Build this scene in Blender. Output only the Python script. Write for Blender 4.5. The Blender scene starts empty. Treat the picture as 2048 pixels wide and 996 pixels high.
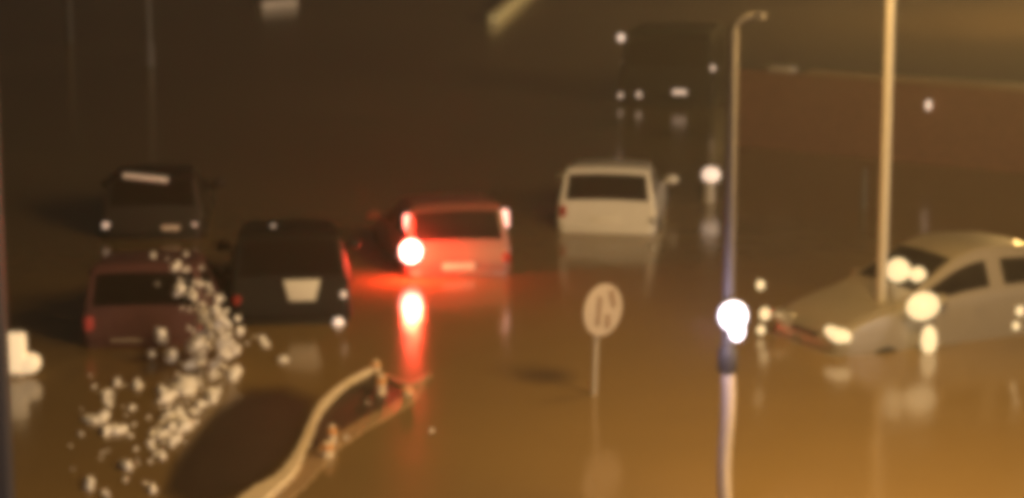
import bpy, bmesh, math, random
from mathutils import Vector, Matrix
R = math.radians
random.seed(7)
sc = bpy.context.scene
C = sc.collection

# ------------------------------------------------------------------ camera
FPX, PITCH, CH = 4671.0, R(11.0), 7.25          # focal length in photo pixels, tilt, height
cd = bpy.data.cameras.new('camera'); cam = bpy.data.objects.new('camera', cd); C.objects.link(cam)
cam.location = (0, 0, CH); cam.rotation_euler = (R(90) - PITCH, 0, 0)
cd.sensor_width = 36; cd.lens = 36 * FPX / 2048
cd.clip_start = 0.1; cd.clip_end = 1500
cd.dof.use_dof = True; cd.dof.focus_distance = 5.0; cd.dof.aperture_fstop = 5.6   # the phone missed its focus
sc.camera = cam
sc.cycles.pixel_filter_type = 'BLACKMAN_HARRIS'; sc.cycles.filter_width = 7
sc.view_settings.view_transform = 'Standard'; sc.view_settings.look = 'None'
sc.view_settings.exposure = 0.0; sc.view_settings.gamma = 1.0; sc.view_settings.use_curve_mapping = False
sc.cycles.use_denoising = True
sc.cycles.sample_clamp_indirect = 4.0

# ------------------------------------------------------------------ night sky
w = bpy.data.worlds.new('World'); sc.world = w; w.use_nodes = True
bg = w.node_tree.nodes['Background']
bg.inputs[0].default_value = (0.050, 0.042, 0.042, 1); bg.inputs[1].default_value = 0.16

# warm low fill light from the camera side, added to brighten the cars
sd = bpy.data.lights.new('warm_fill', 'SUN'); sd.energy = 1.3; sd.angle = R(25); sd.color = (1, .76, .54)
so = bpy.data.objects.new('warm_fill', sd); C.objects.link(so); so.rotation_euler = (R(80), 0, R(44))

SODIUM = (1.0, .60, .19)
def point(name, loc, power, color, radius=.12, parent=None, spot=None, aim=None):
    ld = bpy.data.lights.new(name, 'SPOT' if spot else 'POINT'); ld.energy = power; ld.color = color; ld.shadow_soft_size = radius
    if spot: ld.spot_size = R(spot); ld.spot_blend = 1.0
    o = bpy.data.objects.new(name, ld); C.objects.link(o); o.location = loc
    if parent: o.parent = parent
    if aim is not None:
        o.rotation_euler = (Vector(aim) - Vector(loc)).to_track_quat('-Z', 'Y').to_euler()
    return o

# ------------------------------------------------------------------ helpers
def P(x, y, z=0.0):
    """where a sight line of the photograph meets height z (used once, to survey the place)"""
    u, v = (x - 1024) / FPX, (y - 498) / FPX
    s, c = math.sin(PITCH), math.cos(PITCH)
    d = Vector((u, c - v * s, -s - v * c))
    t = (CH - z) / -d.z
    return Vector((0, 0, CH)) + d * t
def tag(o, label=None, cat=None, group=None, kind=None):
    if label: o['label'] = label
    if cat: o['category'] = cat
    if group: o['group'] = group
    if kind: o['kind'] = kind
    return o
def obj(name, bm, m, parent=None, smooth=True):
    me = bpy.data.meshes.new(name); bmesh.ops.recalc_face_normals(bm, faces=bm.faces)
    bm.to_mesh(me); bm.free()
    if smooth:
        for p in me.polygons: p.use_smooth = True
        try: me.set_sharp_from_angle(angle=R(38))
        except Exception: pass
    me.materials.append(m)
    o = bpy.data.objects.new(name, me); C.objects.link(o)
    if parent: o.parent = parent
    return o
def empty(name, loc=(0, 0, 0), rz=0):
    o = bpy.data.objects.new(name, None); C.objects.link(o); o.location = loc; o.rotation_euler = (0, 0, rz)
    o.empty_display_size = .2
    return o
def box(bm, c, s, rot=None, bev=0.0, taper=None):
    r = bmesh.ops.create_cube(bm, size=1); vs = r['verts']
    for v in vs:
        k = taper if (taper and v.co.z < 0) else 1
        v.co = Vector((v.co.x * s[0], v.co.y * s[1] * k, v.co.z * s[2]))
    if bev:
        es = list({e for v in vs for e in v.link_edges})
        rr = bmesh.ops.bevel(bm, geom=es, offset=bev, segments=3, profile=.5, affect='EDGES')
        vs = list({v for v in rr['verts']} | {v for v in vs if v.is_valid})
    M = Matrix.Translation(Vector(c)) @ (rot.to_4x4() if rot else Matrix.Identity(4))
    for v in vs: v.co = M @ v.co
    return vs
def tube(bm, pts, rads, seg=14, cap=True):
    pts = [Vector(p) for p in pts]; rings = []
    for i, p in enumerate(pts):
        a = pts[max(i-1, 0)]; b = pts[min(i+1, len(pts)-1)]
        dv = (b - a).normalized(); q = Vector((0, 0, 1)).rotation_difference(dv) if dv.z > -.9 else dv.to_track_quat('Z', 'Y')
        rr = rads[i] if hasattr(rads, '__len__') else rads
        rings.append([bm.verts.new(p + q @ Vector((math.cos(2*math.pi*k/seg)*rr, math.sin(2*math.pi*k/seg)*rr, 0))) for k in range(seg)])
    for i in range(len(rings)-1):
        for k in range(seg):
            bm.faces.new((rings[i][k], rings[i][(k+1) % seg], rings[i+1][(k+1) % seg], rings[i+1][k]))
    if cap: bm.faces.new(rings[0][::-1]); bm.faces.new(rings[-1])
def ball(bm, c, s, sub=3, rot=None):
    r = bmesh.ops.create_icosphere(bm, subdivisions=sub, radius=1)
    for v in r['verts']:
        q = Vector((v.co.x*s[0], v.co.y*s[1], v.co.z*s[2]))
        if rot: q = rot @ q
        v.co = q + Vector(c)
    return r['verts']

# ------------------------------------------------------------------ materials
def mat(name, col, rough=.6, metal=0, vary=.15, scale=6, bump=0, coat=0, emit=None, estr=0, spec=.5, ior=None, dust=None):
    m = bpy.data.materials.new(name); m.use_nodes = True; nt = m.node_tree; b = nt.nodes['Principled BSDF']
    b.inputs['Roughness'].default_value = rough; b.inputs['Metallic'].default_value = metal
    b.inputs['Coat Weight'].default_value = coat; b.inputs['Specular IOR Level'].default_value = spec
    if ior: b.inputs['IOR'].default_value = ior
    tc = nt.nodes.new('ShaderNodeTexCoord'); n = nt.nodes.new('ShaderNodeTexNoise'); n.inputs['Scale'].default_value = scale
    n.inputs['Detail'].default_value = 5; nt.links.new(tc.outputs['Object'], n.inputs['Vector'])
    mx = nt.nodes.new('ShaderNodeMix'); mx.data_type = 'RGBA'; nt.links.new(n.outputs['Fac'], mx.inputs['Factor'])
    mx.inputs['A'].default_value = (*[c*(1-vary) for c in col], 1); mx.inputs['B'].default_value = (*[min(1, c*(1+vary)) for c in col], 1)
    nt.links.new(mx.outputs['Result'], b.inputs['Base Color'])
    if bump:
        bp = nt.nodes.new('ShaderNodeBump'); bp.inputs['Strength'].default_value = bump; bp.inputs['Distance'].default_value = .02
        nt.links.new(n.outputs['Fac'], bp.inputs['Height']); nt.links.new(bp.outputs['Normal'], b.inputs['Normal'])
    if emit: b.inputs['Emission Color'].default_value = (*emit, 1); b.inputs['Emission Strength'].default_value = estr
    return m
M = dict(
    white=mat('white_paint', (.74, .72, .68), .35, coat=.5, vary=.08, scale=3),
    silver=mat('silver_paint', (.24, .21, .165), .38, coat=.5, vary=.07, scale=3),
    pale=mat('brake_lit_paint', (.28, .09, .07), .35, coat=.5, vary=.07, scale=3),  # light car body, reddened in its colour for the brake glow
    maroon=mat('maroon_paint', (.11, .045, .045), .45, coat=.2, vary=.1, scale=3),
    black=mat('black_paint', (.008, .007, .0065), .5, coat=.0, spec=.25, vary=.1, scale=3),
    darkred=mat('dark_red_paint', (.010, .007, .006), .5, coat=0, vary=.1, scale=3),
    glass=mat('dark_glass', (.010, .007, .006), .35, vary=.05, spec=.03),
    rubber=mat('black_rubber', (.02, .02, .02), .8),
    steel=mat('galvanised_steel', (.50, .47, .43), .5, vary=.12, scale=9, bump=.1),
    midsteel=mat('weathered_steel', (.36, .32, .28), .5, vary=.12, scale=9),
    dull=mat('dull_grey_steel', (.10, .09, .085), .55, vary=.15, scale=9),
    darksteel=mat('dark_steel', (.05, .045, .04), .6),
    chrome=mat('bright_metal', (.7, .68, .64), .25, metal=.6),
    plate=mat('plate_white', (.80, .78, .72), .4, vary=.05, scale=14),
    sign=mat('sign_face', (.46, .41, .38), .45, vary=.1, scale=8),
    signdark=mat('sign_mark', (.22, .15, .11), .5, vary=.2),
    kerb=mat('kerb_concrete', (.68, .58, .44), .8, vary=.2, scale=5, bump=.5),
    kerbwet=mat('wet_kerb', (.36, .25, .145), .45, vary=.25, scale=5, bump=.5),
    mud=mat('wet_mud', (.065, .045, .027), .5, vary=.35, scale=3, bump=.6),
    yellow=mat('yellow_kerb', (.80, .74, .42), .7, vary=.25, scale=4, bump=.3),
    concrete=mat('pale_concrete', (.55, .50, .44), .8, vary=.18, scale=5, bump=.4),
    glints=mat('glints', (.98, .93, .97), .45, vary=.08, scale=12, bump=.3),  # white for the water glints and the roof edge highlight
    amber=mat('amber_lens', (.75, .36, .12), .25, vary=.1),
    redlens=mat('red_lens', (.35, .03, .02), .25, vary=.1),
    dimred=mat('dim_red_lens', (.3, .03, .02), .25, emit=(1, .12, .08), estr=.16),
    brake=mat('lit_brake_lamp', (.9, .3, .2), .3, emit=(1, .53, .42), estr=2.6),
    brakebulb=mat('lit_brake_bulb', (.9, .3, .2), .3, emit=(1, .60, .48), estr=11),
    headlamp_glint=mat('warm_headlamp_glint', (.2, .15, .08), .3, emit=(1, .74, .38), estr=1.25),
    whitelamp=mat('lit_white_lamp', (.9, .9, .9), .3, emit=(1, .88, .93), estr=6),
    smalllamp_glint=mat('small_lamp_glint', (.9, .8, .7), .3, emit=(1, .74, .58), estr=.9),
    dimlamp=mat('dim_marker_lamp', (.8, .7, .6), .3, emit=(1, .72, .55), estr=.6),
    bollard=mat('lit_bollard_plastic', (.8, .7, .5), .4, emit=(1, .72, .42), estr=.7),
    sodium=mat('sodium_lens', (.9, .6, .3), .3, emit=(1, .6, .25), estr=30),
)
# opaque muddy flood water with ripples
def water_mat():
    m = bpy.data.materials.new('flood_water'); m.use_nodes = True; nt = m.node_tree; b = nt.nodes['Principled BSDF']; N = nt.nodes.new; L = nt.links.new
    b.inputs['Roughness'].default_value = .15; b.inputs['IOR'].default_value = 1.33
    tc = N('ShaderNodeTexCoord')
    n0 = N('ShaderNodeTexNoise'); n0.inputs['Scale'].default_value = .12; n0.inputs['Detail'].default_value = 6; L(tc.outputs['Object'], n0.inputs['Vector'])
    cr = N('ShaderNodeValToRGB'); L(n0.outputs['Fac'], cr.inputs[0])
    cr.color_ramp.elements[0].position = .3; cr.color_ramp.elements[0].color = (.20, .135, .055, 1)
    cr.color_ramp.elements[1].position = .7; cr.color_ramp.elements[1].color = (.27, .18, .072, 1)
    L(cr.outputs[0], b.inputs['Base Color'])
    mp = N('ShaderNodeMapping'); mp.inputs['Scale'].default_value = (1, .55, 1); L(tc.outputs['Object'], mp.inputs['Vector'])
    prev = None
    for sc_, dist in ((.9, .010), (3.2, .0045), (11, .0014)):
        n = N('ShaderNodeTexNoise'); n.inputs['Scale'].default_value = sc_; n.inputs['Detail'].default_value = 2; L(mp.outputs[0], n.inputs['Vector'])
        bp = N('ShaderNodeBump'); bp.inputs['Strength'].default_value = 1; bp.inputs['Distance'].default_value = dist
        L(n.outputs['Fac'], bp.inputs['Height'])
        if prev: L(prev.outputs['Normal'], bp.inputs['Normal'])
        prev = bp
    L(prev.outputs['Normal'], b.inputs['Normal'])
    return m
def brick_mat():
    m = bpy.data.materials.new('brick'); m.use_nodes = True; nt = m.node_tree; b = nt.nodes['Principled BSDF']; N = nt.nodes.new; L = nt.links.new
    tc = N('ShaderNodeTexCoord'); mp = N('ShaderNodeMapping'); mp.inputs['Rotation'].default_value = (R(90), 0, 0); L(tc.outputs['Object'], mp.inputs[0])
    br = N('ShaderNodeTexBrick'); br.inputs['Scale'].default_value = 4; L(mp.outputs[0], br.inputs[0])
    br.inputs['Color1'].default_value = (.27, .105, .06, 1); br.inputs['Color2'].default_value = (.21, .08, .047, 1); br.inputs['Mortar'].default_value = (.22, .15, .10, 1)
    L(br.outputs[0], b.inputs['Base Color']); b.inputs['Roughness'].default_value = .85
    return m
M['brick'] = brick_mat()

# ------------------------------------------------------------------ ground and water
def sheet(name, z, m, x0=-160, x1=160, y0=-40, y1=420):
    bm = bmesh.new(); vs = [bm.verts.new(p) for p in ((x0, y0, z), (x1, y0, z), (x1, y1, z), (x0, y1, z))]; bm.faces.new(vs)
    return tag(obj(name, bm, m, smooth=False), kind='structure')
sheet('road', -.5, mat('asphalt', (.05, .05, .05), .9, vary=.2))
sheet('water', 0, water_mat())
ROAD = -.5

# ------------------------------------------------------------------ cars
HATCH = [(0, .70, .35, .50, .66, .52), (.03, .80, .27, .62, .76, .64), (.07, .83, .22, .78, .80, .79), (.10, .84, .2, .88, .79, .89),
         (.22, .85, .2, .93, .72, 1.50), (.42, .85, .2, .94, .68, 1.515), (1.42, .86, .2, .92, .64, 1.46), (1.50, .86, .2, .92, .63, 1.455), (1.85, .86, .2, .90, .61, 1.38),
         (2.78, .86, .2, .90, .72, .97), (3.3, .84, .2, .86, .70, .89), (3.75, .80, .22, .74, .66, .77), (3.93, .74, .28, .60, .62, .62), (4.0, .66, .35, .5, .58, .52)]
SEDAN = [(0, .70, .35, .52, .66, .54), (.04, .80, .27, .70, .74, .72), (.10, .84, .22, .88, .74, .90), (.62, .86, .2, .93, .72, .97),
         (1.25, .87, .2, .95, .62, 1.36), (1.5, .88, .2, .94, .61, 1.42), (2.15, .88, .2, .93, .61, 1.45), (2.23, .88, .2, .93, .61, 1.45), (2.75, .88, .2, .92, .60, 1.40),
         (3.5, .88, .2, .91, .74, .98), (4.0, .87, .2, .86, .74, .90), (4.5, .83, .22, .76, .70, .80), (4.72, .76, .28, .62, .64, .64), (4.8, .66, .35, .5, .58, .52)]
VAN = [(0, .74, .35, .55, .70, .57), (.03, .84, .27, .75, .80, .77), (.05, .87, .22, .95, .80, .97), (.08, .88, .2, 1.06, .80, 1.08),
       (.22, .89, .2, 1.08, .74, 1.80), (.42, .89, .2, 1.08, .73, 1.88), (1.9, .90, .2, 1.06, .73, 1.92), (1.98, .90, .2, 1.06, .73, 1.92), (2.9, .90, .2, 1.05, .70, 1.86),
       (3.6, .90, .2, 1.02, .78, 1.12), (4.0, .88, .2, .95, .76, 1.0), (4.35, .84, .22, .82, .72, .85), (4.55, .78, .28, .62, .66, .64), (4.62, .7, .35, .5, .6, .52)]
def car_shell(st, paint, parent):
    bm = bmesh.new(); Lh = st[-1][0] / 2; rings = []
    for (x, w_, zl, zb, wr, zr) in st:
        h = []
        def lp(t): return (w_*.985 + (wr - w_*.985)*t, zb + (zr - zb)*t)
        h.append((w_*.80, zl)); h.append((w_*.97, zl+.08)); h.append((w_, (zl+zb)/2)); h.append((w_*.985, zb)); h.append(lp(.10)); h.append(lp(.86)); h.append((wr, zr)); h.append((wr*.975, zr+.012)); h.append((wr*.5, zr+.03))
        full = [(y, z) for y, z in h] + [(0, zr+.038)] + [(-y, z) for y, z in reversed(h)]
        rings.append([bm.verts.new((x - Lh, y, z)) for y, z in full])
    n = len(rings[0])
    for i in range(len(rings)-1):
        for j in range(n-1):
            f = bm.faces.new((rings[i][j], rings[i+1][j], rings[i+1][j+1], rings[i][j+1]))
            jj = j if j < n//2 else n-2-j
            if i == 3 and jj in (7, 8): f.material_index = 1
            if i == 8 and jj in (7, 8): f.material_index = 2
            if jj == 4 and i in (4, 5, 7, 8): f.material_index = 3 if j < n//2 else 4
        bm.faces.new((rings[i][n-1], rings[i+1][n-1], rings[i+1][0], rings[i][0]))
    bm.faces.new(rings[0]); bm.faces.new(rings[-1][::-1])
    bmesh.ops.recalc_face_normals(bm, faces=bm.faces)
    me = bpy.data.meshes.new('body'); bm.to_mesh(me); bm.free()
    tmp = bpy.data.objects.new('tmp', me); C.objects.link(tmp)
    for _ in range(5): me.materials.append(paint)
    md = tmp.modifiers.new('s', 'SUBSURF'); md.levels = 2; md.render_levels = 2
    dg = bpy.context.evaluated_depsgraph_get(); full = bpy.data.meshes.new_from_object(tmp.evaluated_get(dg))
    bpy.data.objects.remove(tmp)
    for idx, nm in ((0, 'body'), (1, 'rear_window'), (2, 'windscreen'), (3, 'side_window'), (4, 'side_window')):
        b2 = bmesh.new(); b2.from_mesh(full)
        bmesh.ops.delete(b2, geom=[f for f in b2.faces if f.material_index != idx], context='FACES')
        for f in b2.faces: f.material_index = 0
        obj(nm, b2, paint if idx == 0 else M['glass'], parent)
    bpy.data.meshes.remove(full)
def make_car(name, label, cat, st, paint, px, py, yaw, sink, tails, group='cars standing in the flood water', anchor='rear', plate=None, tail_w=.13, tail_z=(.66, .92), heads=None, mirrors=True, wheels=True, bumper=None, zs=1.0):
    """px, py: photo point of the waterline at the middle of the rear (or nose); yaw: heading measured from straight away, + = to the left"""
    st = [(a, b, c_*1, d_*zs, e, f*zs) for a, b, c_, d_, e, f in st]; Lh = st[-1][0] / 2
    g = P(px, py); hd = Vector((-math.sin(R(yaw)), math.cos(R(yaw)), 0))
    c = g + hd * (Lh if anchor == 'rear' else -Lh)
    root = empty(name, (c.x, c.y, -sink), R(90 + yaw))
    tag(root, label, cat, group)
    car_shell(st, paint, root)
    # bumpers
    for s, nm in ((-1, 'bumper'), (1, 'bumper')):
        bm = bmesh.new(); box(bm, (s*(Lh-.05), 0, .47), (.20, 1.56, .17), bev=.05); obj(nm, bm, bumper or paint, root)
    # tail lamps: (side, z0, z1, width, material, x-slant)
    for (s, y, z0, z1, wd, mt, x0) in tails:
        bm = bmesh.new(); box(bm, (-Lh + x0, s*y, (z0+z1)/2), (.09, wd, z1-z0), bev=.03, rot=Matrix.Rotation(R(10 if z1 > 1 else 0), 3, 'Y')); obj('tail_light', bm, M[mt], root)
    if heads:
        for s in (-1, 1):
            bm = bmesh.new(); box(bm, (Lh-.17, s*.60, .66*zs), (.24, .46, .16), bev=.06, rot=Matrix.Rotation(R(-14*s), 3, 'Z')); o = obj('headlight', bm, M[heads if s > 0 else 'chrome'], root)
        bm = bmesh.new(); box(bm, (Lh-.06, 0, .60*zs), (.06, .62, .10), bev=.02); obj('grille', bm, M['darksteel'], root)
    if plate:
        bm = bmesh.new(); box(bm, (-Lh+plate[3]-.0, plate[0], plate[2]), (.035, plate[1], plate[4]), bev=.012, taper=plate[5]); obj('licence_plate', bm, M['plate'], root)
    zb = st[9][3]; xc = st[9][0] - Lh
    if mirrors:
        for s in (-1, 1):
            bm = bmesh.new(); ball(bm, (xc-.28, s*(.90+.07), zb+.09), (.07, .12, .085)); tube(bm, [(xc-.24, s*.82, zb+.02), (xc-.27, s*.95, zb+.06)], .025, 8)
            obj('wing_mirror', bm, paint, root)
    for s in (-1, 1):
        for k in (0, 1):
            bm = bmesh.new(); box(bm, (xc-.95-k*.95, s*.872, zb-.11), (.17, .04, .03), bev=.01); obj('door_handle', bm, paint, root)
    if wheels:
        for xx in (-Lh+.72, Lh-.78):
            for s in (-1, 1):
                t = None
                bm = bmesh.new(); tube(bm, [(xx, s*.70, .31), (xx, s*.72, .31), (xx, s*.86, .31), (xx, s*.875, .31)], [.27, .31, .31, .28], 28)
                wh = obj('wheel', bm, M['rubber'], root)
                bm = bmesh.new(); tube(bm, [(xx, s*.86, .31), (xx, s*.885, .31)], [.20, .18], 24); obj('rim', bm, M['dull'], wh)
    return root
def local(root, x, y, z):
    return root.matrix_basis @ Vector((x, y, z))

LV = .0
white = make_car('white_hatchback', 'white hatchback seen from behind with a dark rear window, alone behind the round sign', 'car', HATCH, M['white'], 1212, 466, -7, .46,
    [(1, .74, .66, .90, .12, 'redlens', .09), (-1, .77, .60, .74, .14, 'chrome', .07)], plate=(0, .5, .68, .03, .11, 1))
red = make_car('braking_hatchback', 'hatchback coloured red for the brake glow, with glaring brake lights, left of the white car', 'car', HATCH, M['pale'], 918, 552, 11, .46,
    [(1, .74, 1.16, 1.40, .12, 'brake', .27), (-1, .74, 1.14, 1.42, .16, 'brake', .27), (-1, .76, .62, .80, .12, 'redlens', .07)], plate=(0, .5, .60, .02, .11, 1))
maroon = make_car('maroon_hatchback', 'dark maroon hatchback at the left, its tailgate glowing dull red behind the white glints', 'car', HATCH, M['maroon'], 290, 694, 2, .46,
    [(1, .74, .66, .86, .12, 'dimred', .08), (-1, .76, .66, .86, .12, 'dimred', .08)], plate=(.25, .42, .53, .0, .07, 1))
black = make_car('black_hatchback', 'black hatchback with a bright licence plate, between the maroon car and the braking car', 'car', HATCH, M['black'], 582, 648, 6, .46,
    [(1, .74, .66, .86, .12, 'redlens', .08), (-1, .74, .80, .90, .08, 'dimlamp', .08)], plate=(-.16, .52, .93, .03, .30, .70), zs=1.13)
far = make_car('dark_hatchback', 'dark hatchback with a pale bar as highlight on its roof edge, farthest back on the left', 'car', HATCH, M['darkred'], 305, 478, 4, .46,
    [(1, .76, .62, .74, .12, 'dimlamp', .08), (-1, .70, .62, .72, .10, 'dimlamp', .08)], plate=(-.30, .30, .64, .03, .08, 1))
van = make_car('dark_van', 'big black van far back at the top of the frame with small pale lamps', 'van', [(a, b*1.32, c_, d_, e*1.36, f) for a, b, c_, d_, e, f in VAN], M['black'], 1330, 212, -15, .46,
    [(1, 1.08, .60, .74, .12, 'dimlamp', .06), (1, .64, .64, .78, .11, 'dimlamp', .02), (-1, .34, .74, .86, .34, 'dimlamp', .03), (1, 1.04, 1.36, 1.50, .11, 'dimlamp', .16)], plate=None, zs=1.16)
silver = make_car('silver_saloon', 'silver saloon facing left with shining headlight, cut off by the right edge', 'car', SEDAN, M['silver'], 1602, 690, 117, .55,
    [(1, .74, .66, .86, .12, 'redlens', .06), (-1, .74, .66, .86, .12, 'redlens', .06)], anchor='nose', heads='headlamp_glint', zs=1.22)
# highlight on the far car's roof edge, built as a white bar
bm = bmesh.new(); box(bm, (-1.86, .10, 1.475), (.16, .76, .08), rot=Matrix.Rotation(R(7), 3, 'X'), bev=.03); obj('roof_highlight', bm, M['glints'], far)
# small glowing balls: bumper and van lamps, and a glint on a roof
def marker(parent, x, y, z, r, m='smalllamp_glint'):
    bm = bmesh.new(); ball(bm, (x, y, z), (r*.8, r*.8, r*.9), 2); return obj('lamp_or_glint', bm, M[m], parent)
marker(black, -2.05, -.66, .46, .10)
marker(black, -1.30, .22, 1.70, .05)  # roof glint as a glowing ball
marker(van, -2.25, 1.10, 2.05, .11); marker(van, -2.33, -1.14, 1.40, .08, 'dimlamp')
# lamps' own light
point('brake_light', (-2.12, .74, .95), 360, (1, .05, .02), .13, red)
bm = bmesh.new(); ball(bm, (-1.99, .74, .87), (.07, .16, .17)); obj('tail_light', bm, M['brakebulb'], red)
# glints and a reflection on the saloon, built as glowing balls
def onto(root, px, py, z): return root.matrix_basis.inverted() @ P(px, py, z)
bm = bmesh.new(); ball(bm, onto(silver, 1846, 612, .64), (.26, .12, .19)); ball(bm, onto(silver, 1858, 680, .16), (.11, .10, .20)); obj('glint_blob', bm, M['headlamp_glint'], silver)
bm = bmesh.new(); ball(bm, onto(silver, 1797, 541, .92), (.16, .17, .17)); obj('glint_blob', bm, M['headlamp_glint'], silver)
bm = bmesh.new(); ball(bm, onto(silver, 1836, 550, .90), (.11, .11, .11)); obj('glint_blob', bm, M['headlamp_glint'], silver)
bm = bmesh.new(); ball(bm, (.62, -.98, 1.02), (.07, .14, .12)); obj('glint_blob', bm, M['headlamp_glint'], silver)

def glint(parent, px, py, z, r, m='headlamp_glint', nm='lamp_or_glint'):
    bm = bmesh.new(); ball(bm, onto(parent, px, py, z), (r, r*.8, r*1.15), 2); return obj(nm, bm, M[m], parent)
glint(silver, 1521, 570, .78, .06); glint(silver, 1530, 628, .30, .08); glint(silver, 1522, 660, .10, .06)  # glowing balls standing for small glints on the saloon
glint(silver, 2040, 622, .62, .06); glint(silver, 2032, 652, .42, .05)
# ------------------------------------------------------------------ lamp posts
def lamp_post(label, px, py, height, r, m, bend=None, hs=1.0, wave=0, head=None, light=None, collar=False, group='tall street lamp posts', lit=False):
    g = P(px, py)
    root = empty('lamp_post', (g.x, g.y, ROAD)); tag(root, label, 'lamp post', group)
    H = height - ROAD
    bm = bmesh.new(); tube(bm, [(wave*math.sin(i*.9)*(1 if i < 9 else 0), 0, H*i/24) for i in range(25)], [r*(1.1-.25*i/24) for i in range(25)], 16); obj('pole', bm, m, root)
    if collar:
        bm = bmesh.new(); tube(bm, [(0, 0, collar-.02), (0, 0, collar+.0), (0, 0, collar+.20), (0, 0, collar+.24)], [r*1.5, r*1.7, r*1.7, r*1.2], 18); obj('collar', bm, M['darksteel'], root)
    if bend:
        dx, dy, dz = bend
        bm = bmesh.new(); pts = [(dx*(1-math.cos(t*math.pi/2)), dy*(1-math.cos(t*math.pi/2)), H + dz*math.sin(t*math.pi/2)) for t in [i/8 for i in range(9)]]
        tube(bm, pts, r*.6, 10); obj('arm', bm, m, root)
        e = Vector(pts[-1]); d = Vector((dx, dy, 0)).normalized(); rot = Matrix.Rotation(math.atan2(d.y, d.x), 3, 'Z')
        bm = bmesh.new(); box(bm, e + d*.28*hs, (.62*hs, .26*hs, .14*hs), rot=rot, bev=.05); hd = obj('lamp_head', bm, M['dull'], root)
        bm = bmesh.new(); box(bm, e + d*.30*hs + Vector((0, 0, -.08*hs)), (.42*hs, .18*hs, .05*hs), rot=rot, bev=.02); obj('lens', bm, M['sodium' if lit else 'plate'], hd)
        if light: point('lamp_light', e + d*.30 + Vector((0, 0, -.3)), light, SODIUM, .6, root)
    return root
p1 = lamp_post('thin lamp post with a bright white lamp low on it, left of the silver saloon', 1449, 1050, 5.0, .06, M['dull'], bend=(.20, 0, .15), hs=.22, wave=.016, collar=ROAD*-1+1.62)
bm = bmesh.new(); tube(bm, [(.016*math.sin(i*.9/2), 0, 2.08*i/20) for i in range(21)], .070, 16); obj('lit_lower_pole', bm, M['kerb'], p1)  # paler copy of the pole for the light on its lower length
p2 = lamp_post('tallest pale lamp post, in front of the silver saloon and running out of the top', 1760, 690, 7.2, .066, M['steel'], bend=(-.9, -1.4, .5), light=800, lit=True)
p3 = lamp_post('unseen street lamp post beyond the right edge, added for the warm light', 2330, 1130, 7.0, .085, M['steel'], bend=(-.7, .3, .5), light=3700, lit=True)  # unseen post, added where the warm light comes from
p3b = lamp_post('unseen street lamp post added beyond the upper right edge to brighten it', 2260, 40, 7.5, .085, M['steel'], bend=(-.9, -.5, .5), light=2500, lit=True)  # unseen post, added to brighten the upper right
[setattr(c.data, 'shadow_soft_size', 1.3) for c in p3.children if c.type == 'LIGHT']
# low white lamp on post 1
r1 = empty('work_lamp', (p1.location.x+.02, p1.location.y-.14, 2.20)); tag(r1, 'bright white round work lamp fixed low on the thin lamp post', 'lamp')
bm = bmesh.new(); ball(bm, (0, 0, 0), (.16, .09, .17)); obj('housing', bm, M['dull'], r1)
bm = bmesh.new(); ball(bm, (.01, -.05, .01), (.135, .08, .14)); ball(bm, (.05, -.05, -.14), (.07, .06, .10)); obj('lens', bm, M['whitelamp'], r1)
point('lamp_light', (-.25, -.6, 0), 40, (.80, .66, 1.0), .1, r1)
# far posts
p4 = empty('post', P(300, 132)); tag(p4, 'slim pale post standing in the water at the top left, the brighter of two', 'post', 'slim posts at the top left')
bm = bmesh.new(); tube(bm, [(0, 0, -.5), (0, 0, .55), (0, 0, .7), (0, 0, 3.2)], [.16, .13, .08, .075], 12); obj('shaft', bm, M['dull'], p4)
p5 = empty('post', P(140, 84)); tag(p5, 'fainter dark post at the far top left corner', 'post', 'slim posts at the top left')
bm = bmesh.new(); tube(bm, [(0, 0, -.5), (0, 0, .5), (0, 0, 2.6)], [.14, .12, .1], 12); obj('shaft', bm, M['darksteel'], p5)
p6 = empty('post', P(1727, 418)); tag(p6, 'short thin post in the water left of the tallest lamp post', 'post')
bm = bmesh.new(); tube(bm, [(0, 0, -.5), (0, 0, .5), (0, 0, .74)], [.05, .045, .03], 10); obj('shaft', bm, M['dull'], p6)
# little lamp on a stub post beside lamp post 1
g = P(1419, 404); r2 = empty('bollard_lamp', (g.x, g.y, ROAD)); tag(r2, 'small white globe lamp on a stub post, just left of the thin lamp post', 'lamp')
bm = bmesh.new(); tube(bm, [(0, 0, 0), (0, 0, .55), (0, 0, .92)], [.11, .10, .09], 14); obj('post', bm, M['steel'], r2)
bm = bmesh.new(); ball(bm, (.02, 0, 1.0), (.17, .15, .15)); obj('globe', bm, M['smalllamp_glint'], r2)

# ------------------------------------------------------------------ round traffic sign
g = P(1186, 790); sg = empty('traffic_sign', (g.x, g.y, ROAD), 0); tag(sg, 'round pale traffic sign with dark upright marks, leaning on a thin post', 'sign')
sg.rotation_euler = (0, R(1.5), 0)
bm = bmesh.new(); tube(bm, [(0, 0, 0), (0, 0, 1.6)], .028, 12); obj('post', bm, M['steel'], sg)
cz = .5 + 1.08; rot = Matrix.Rotation(R(42), 3, 'Z') @ Matrix.Rotation(R(9), 3, 'Y')
def disc(bm, r, y0, y1, seg=48, c=(0, 0)):
    vs = [[bm.verts.new(Vector((0.04, 0, cz)) + rot @ Vector((c[0]+r*math.cos(2*math.pi*k/seg), y, c[1]+r*math.sin(2*math.pi*k/seg)))) for k in range(seg)] for y in (y0, y1)]
    bm.faces.new(vs[0]); bm.faces.new(vs[1][::-1])
    for k in range(seg): bm.faces.new((vs[0][k], vs[0][(k+1) % seg], vs[1][(k+1) % seg], vs[1][k]))
bm = bmesh.new(); disc(bm, .325, -.05, -.035); obj('sign_face', bm, M['sign'], sg, smooth=False)
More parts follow.
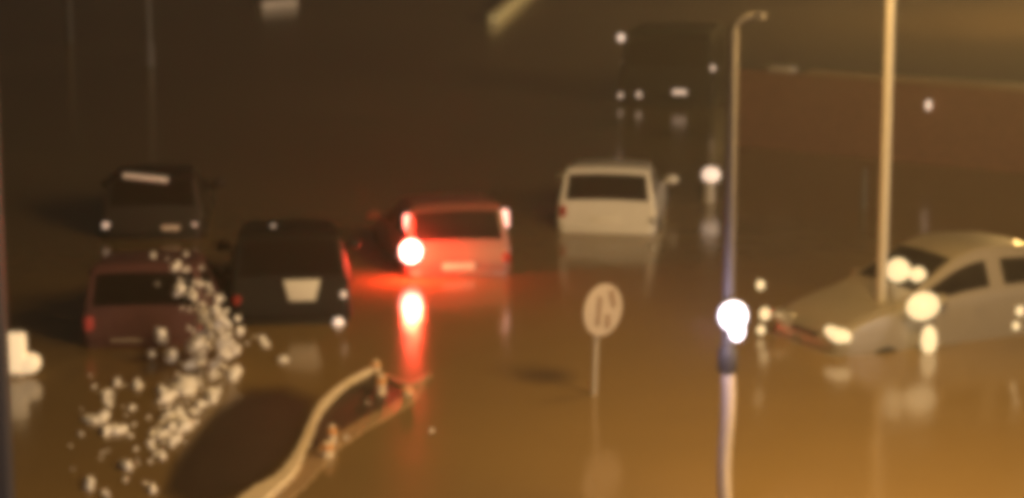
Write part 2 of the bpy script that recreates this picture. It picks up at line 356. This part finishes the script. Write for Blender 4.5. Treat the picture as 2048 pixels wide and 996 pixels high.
def stroke(a, b, wd, nm='marking'):
    bm = bmesh.new(); a = Vector((a[0], 0, a[1])); b = Vector((b[0], 0, b[1])); d = b - a; ang = math.atan2(d.z, d.x)
    box(bm, Vector((.04, 0, cz)) + rot @ (Vector((0, -.054, 0)) + (a+b)/2), (d.length, .006, wd), rot=rot @ Matrix.Rotation(-ang, 3, 'Y'), bev=.002)
    return obj(nm, bm, M['signdark'], sg, smooth=False)
stroke((-.09, .17), (-.06, -.20), .07); stroke((.08, .25), (.18, .04), .08); stroke((.09, -.05), (.11, -.22), .08)

# ------------------------------------------------------------------ lit bollard at left edge
g = P(30, 752); bo = empty('bollard', (g.x, g.y, ROAD)); tag(bo, 'cream lit bollard with a rounded side lobe at the left edge', 'bollard')
bm = bmesh.new(); box(bm, (0, 0, .28), (.24, .22, .56), bev=.02); obj('base', bm, M['concrete'], bo)
bm = bmesh.new(); box(bm, (.005, 0, .81), (.29, .24, .50), bev=.05); obj('lantern', bm, M['bollard'], bo)
bm = bmesh.new(); ball(bm, (.20, -.02, .67), (.15, .12, .13), 3, Matrix.Rotation(R(-35), 3, 'Y')); obj('side_lamp', bm, M['bollard'], bo)
# dark column at the very edge
g = P(2, 1060); co = empty('column', (g.x-.12, g.y, ROAD)); tag(co, 'dark blue-grey column filling the extreme left edge', 'column')
bm = bmesh.new(); box(bm, (0, 0, 4.0), (.50, .30, 8.0), bev=.03); obj('shaft', bm, mat('column_paint', (.05, .05, .075), .6), co)
for zz in (3.75, 3.3):
    bm = bmesh.new(); box(bm, (.20, -.16, zz), (.11, .06, .12), bev=.03); obj('bracket', bm, M['dull'], co)

# ------------------------------------------------------------------ retaining wall (upper right)
A = P(1475, 292); B = P(2200, 362); d = (B - A); Lw = d.length; ang = math.atan2(d.y, d.x)
wl = empty('retaining_wall', (A.x, A.y, 0), ang); tag(wl, 'low red brick wall with a pale coping in the upper right', 'wall')
bm = bmesh.new(); box(bm, (Lw/2, .2, .55), (Lw, .36, 2.10), bev=.01); obj('brickwork', bm, M['brick'], wl, smooth=False)
bm = bmesh.new(); box(bm, (Lw/2+.9, .2, 1.65), (Lw-1.3, .46, .09), bev=.02); obj('coping', bm, M['kerbwet'], wl, smooth=False)
for (x, ln, z) in ((.95, .55, 1.66), (1.50, .40, 1.86)):
    pass
bl = empty('concrete_block', A + Vector((math.cos(ang)*.95, math.sin(ang)*.95, 1.604)), ang); tag(bl, 'small pale concrete block lying on the left end of the brick wall', 'block')
bm = bmesh.new(); box(bm, (0, .15, .07), (.58, .22, .13), bev=.03); obj('block', bm, M['concrete'], bl)

wp = A + Vector((math.cos(ang), math.sin(ang), 0))*4.35
wt = empty('wall_glint', (wp.x, wp.y, 1.22), ang); tag(wt, 'tiny glint built as a glowing ball on the face of the brick wall, right of the tallest lamp post', 'lamp')  # glint on the bricks, made as a small glowing ball
bm = bmesh.new(); box(bm, (0, -.02, .06), (.10, .10, .06), bev=.02); obj('bracket', bm, M['darksteel'], wt)
bm = bmesh.new(); ball(bm, (0, -.07, -.02), (.06, .05, .11), 2); obj('globe', bm, M['smalllamp_glint'], wt)  # glowing ball standing for the glint on the wall
# ------------------------------------------------------------------ kerbs and island
def ribbon(pts, widths, z0, z1, m, name, parent=None):
    # smooth raised strip along water-level points
    W = [P(*p) for p in pts]; n = 10; path = []
    for i in range(len(W)-1):
        p0, p1, p2, p3 = W[max(i-1, 0)], W[i], W[i+1], W[min(i+2, len(W)-1)]
        for k in range(n):
            t = k/n
            path.append((.5*((2*p1)+(p2-p0)*t+(2*p0-5*p1+4*p2-p3)*t*t+(3*p1-p0-3*p2+p3)*t**3), widths[i]*(1-t)+widths[i+1]*t, i+t))
    path.append((W[-1], widths[-1], len(W)-1))
    bm = bmesh.new(); prev = None
    for i, (p, wd, s) in enumerate(path):
        a = path[max(i-1, 0)][0]; b = path[min(i+1, len(path)-1)][0]; t = (b-a).normalized(); nn = Vector((-t.y, t.x, 0))
        top = z1(s/(len(W)-1)) if callable(z1) else z1
        wob = 1 + .10*math.sin(i*1.7) + .06*math.sin(i*.6+1)
        wd = wd*wob
        vs = [bm.verts.new(Vector((p.x, p.y, 0)) + nn*k*wd/2 + Vector((0, 0, zz))) for k, zz in ((-1, z0), (-1, top-.03), (-.8, top), (.8, top), (1, top-.03), (1, z0))]
        if prev:
            for k in range(5): bm.faces.new((prev[k], prev[k+1], vs[k+1], vs[k]))
            bm.faces.new((prev[5], prev[0], vs[0], vs[5]))
        else: bm.faces.new(vs)
        prev = vs
    bm.faces.new(prev[::-1])
    return obj(name, bm, m, parent)
isl = empty('traffic_island', (0, 0, 0)); tag(isl, 'drowned traffic island with a curved pale kerb, at the bottom left of centre', 'traffic island')
ribbon([(440, 1060), (520, 994), (572, 955), (606, 898), (640, 822), (688, 775), (745, 744)], [.36, .30, .17, .10, .09, .08, .07], -.3, .07, M['kerb'], 'kerb', isl)
ribbon([(745, 744), (790, 762), (826, 770), (858, 752)], [.06, .10, .14, .08], -.3, .03, M['kerbwet'], 'kerb', isl)
ribbon([(840, 764), (815, 800), (760, 832), (700, 866), (650, 905), (600, 960), (540, 1010)], [.16, .26, .30, .30, .28, .3, .34], -.3, .012, M['kerbwet'], 'sunken_edge', isl)
bm = bmesh.new(); vs = [bm.verts.new(P(x, y) + Vector((0, 0, .006))) for x, y in ((745, 748), (690, 780), (645, 830), (610, 905), (645, 900), (700, 862), (760, 828), (812, 795), (790, 766))]
bm.faces.new(vs); obj('planting_bed', bm, M['mud'], isl, smooth=False)
for k, (x, y, h, r, lab) in enumerate(((752, 745, .16, .055, 'short marker post at the tip of the island kerb'), (762, 790, .26, .06, 'taller marker post just inside the island tip'),
        (664, 890, .24, .05, 'pale marker post on the lower edge of the island'), (654, 915, .18, .07, 'squat marker post lowest on the island'), (815, 790, .10, .07, 'stubby marker post at the right corner of the island'))):
    g = P(x, y); mp = empty('marker_post', (g.x, g.y, 0)); tag(mp, lab, 'post', 'small marker posts on the island')
    bm = bmesh.new(); tube(bm, [(0, 0, -.2), (0, 0, h*.7), (0, 0, h)], [r, r, r*.6], 12); obj('shaft', bm, M['kerb'], mp)
    bm = bmesh.new(); tube(bm, [(0, 0, h*.55), (0, 0, h*.85)], r*1.12, 12); obj('reflector', bm, M['amber'], mp)
# dark low mound beside the kerb, fading to transparent at its rim
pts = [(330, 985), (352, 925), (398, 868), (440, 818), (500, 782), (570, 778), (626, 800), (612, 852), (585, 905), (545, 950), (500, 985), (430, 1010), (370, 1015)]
cx, cy = 490, 890; bm = bmesh.new(); al = bm.verts.layers.float.new('rim_fade'); rings = []
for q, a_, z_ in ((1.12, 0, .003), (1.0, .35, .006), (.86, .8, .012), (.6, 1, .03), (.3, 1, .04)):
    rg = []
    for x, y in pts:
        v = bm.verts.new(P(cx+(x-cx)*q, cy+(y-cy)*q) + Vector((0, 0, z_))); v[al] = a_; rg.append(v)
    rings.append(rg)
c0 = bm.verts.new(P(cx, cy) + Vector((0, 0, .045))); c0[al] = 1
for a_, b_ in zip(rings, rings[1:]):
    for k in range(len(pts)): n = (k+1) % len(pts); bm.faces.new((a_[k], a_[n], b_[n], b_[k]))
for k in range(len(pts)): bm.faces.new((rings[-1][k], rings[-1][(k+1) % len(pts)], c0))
sm = mat('dark_patch_brown', (.038, .020, .010), .75, vary=.3, scale=4, bump=.4); nt = sm.node_tree
at = nt.nodes.new('ShaderNodeAttribute'); at.attribute_name = 'rim_fade'; nt.links.new(at.outputs['Fac'], nt.nodes['Principled BSDF'].inputs['Alpha'])
tag(obj('dark_patch', bm, sm), kind='structure')
# kerb pieces at the top of the frame
def slab(x0, y0, x1, y1, wd, h, m, name, lab, cat):
    a, b = P(x0, y0), P(x1, y1); d = b-a; o = empty(name, (a.x, a.y, 0), math.atan2(d.y, d.x)); tag(o, lab, cat)
    bm = bmesh.new(); box(bm, (d.length/2, 0, h/2-.15), (d.length, wd, h+.3), bev=.03); obj('slab', bm, m, o)
slab(985, 48, 1085, -40, .34, .34, M['yellow'], 'kerb', 'yellow kerb running out of the top edge right of centre', 'kerb')  # slab in a yellow tone, cut off by the top edge
slab(519, 18, 590, 12, .35, .30, M['concrete'], 'concrete_barrier', 'pale concrete barrier at the top edge, left of centre', 'barrier')

# ------------------------------------------------------------------ lamp glints on the water, built as white blobs
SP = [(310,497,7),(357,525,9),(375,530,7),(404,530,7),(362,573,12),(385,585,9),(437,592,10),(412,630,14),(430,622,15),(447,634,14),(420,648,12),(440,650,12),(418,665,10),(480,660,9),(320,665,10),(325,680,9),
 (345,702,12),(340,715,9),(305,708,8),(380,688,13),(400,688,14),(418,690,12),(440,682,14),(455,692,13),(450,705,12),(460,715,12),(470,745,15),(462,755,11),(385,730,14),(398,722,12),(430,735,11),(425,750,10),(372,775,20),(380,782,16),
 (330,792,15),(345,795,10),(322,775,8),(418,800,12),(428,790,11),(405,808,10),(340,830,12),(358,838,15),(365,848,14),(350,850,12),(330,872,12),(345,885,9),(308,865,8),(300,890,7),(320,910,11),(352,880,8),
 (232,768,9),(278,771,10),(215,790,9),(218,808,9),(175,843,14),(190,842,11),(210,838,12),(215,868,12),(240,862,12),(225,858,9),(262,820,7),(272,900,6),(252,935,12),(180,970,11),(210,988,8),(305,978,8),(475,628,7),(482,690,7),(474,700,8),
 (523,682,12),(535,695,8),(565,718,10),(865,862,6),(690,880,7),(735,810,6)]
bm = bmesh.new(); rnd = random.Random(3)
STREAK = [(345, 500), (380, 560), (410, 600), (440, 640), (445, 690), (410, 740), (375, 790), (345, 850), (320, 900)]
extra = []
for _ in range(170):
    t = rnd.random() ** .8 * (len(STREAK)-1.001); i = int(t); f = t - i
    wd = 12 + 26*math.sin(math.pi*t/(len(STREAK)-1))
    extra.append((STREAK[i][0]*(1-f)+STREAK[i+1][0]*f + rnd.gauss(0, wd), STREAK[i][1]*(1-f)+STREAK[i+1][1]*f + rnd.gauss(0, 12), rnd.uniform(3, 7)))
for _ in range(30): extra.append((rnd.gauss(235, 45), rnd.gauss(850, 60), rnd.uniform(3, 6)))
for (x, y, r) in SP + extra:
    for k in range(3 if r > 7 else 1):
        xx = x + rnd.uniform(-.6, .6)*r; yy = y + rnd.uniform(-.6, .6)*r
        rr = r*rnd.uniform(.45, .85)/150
        if yy < 720 and 290 < xx < 500:            # glints beside the car, raised as blobs in the air
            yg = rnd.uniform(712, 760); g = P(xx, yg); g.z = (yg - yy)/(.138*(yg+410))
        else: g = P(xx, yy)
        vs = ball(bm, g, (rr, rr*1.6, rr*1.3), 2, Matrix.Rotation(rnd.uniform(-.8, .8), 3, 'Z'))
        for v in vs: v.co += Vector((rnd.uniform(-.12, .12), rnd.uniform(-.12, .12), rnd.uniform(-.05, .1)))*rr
tag(obj('glints', bm, M['glints']), 'lamp glints built as white blobs, behind the maroon hatchback and scattered on the water', 'glints', kind='stuff')

# ------------------------------------------------------------------ wet air
hm = bpy.data.materials.new('wet_air'); hm.use_nodes = True; nt = hm.node_tree; nt.nodes.remove(nt.nodes['Principled BSDF'])
pv = nt.nodes.new('ShaderNodeVolumePrincipled'); pv.inputs['Color'].default_value = (.9, .88, .85, 1); pv.inputs['Density'].default_value = .0023; pv.inputs['Anisotropy'].default_value = .55
nt.links.new(pv.outputs['Volume'], nt.nodes['Material Output'].inputs['Volume'])
bm = bmesh.new(); box(bm, (0, 35, 4.75), (90, 120, 12.5)); tag(obj('haze', bm, hm, smooth=False), kind='stuff')
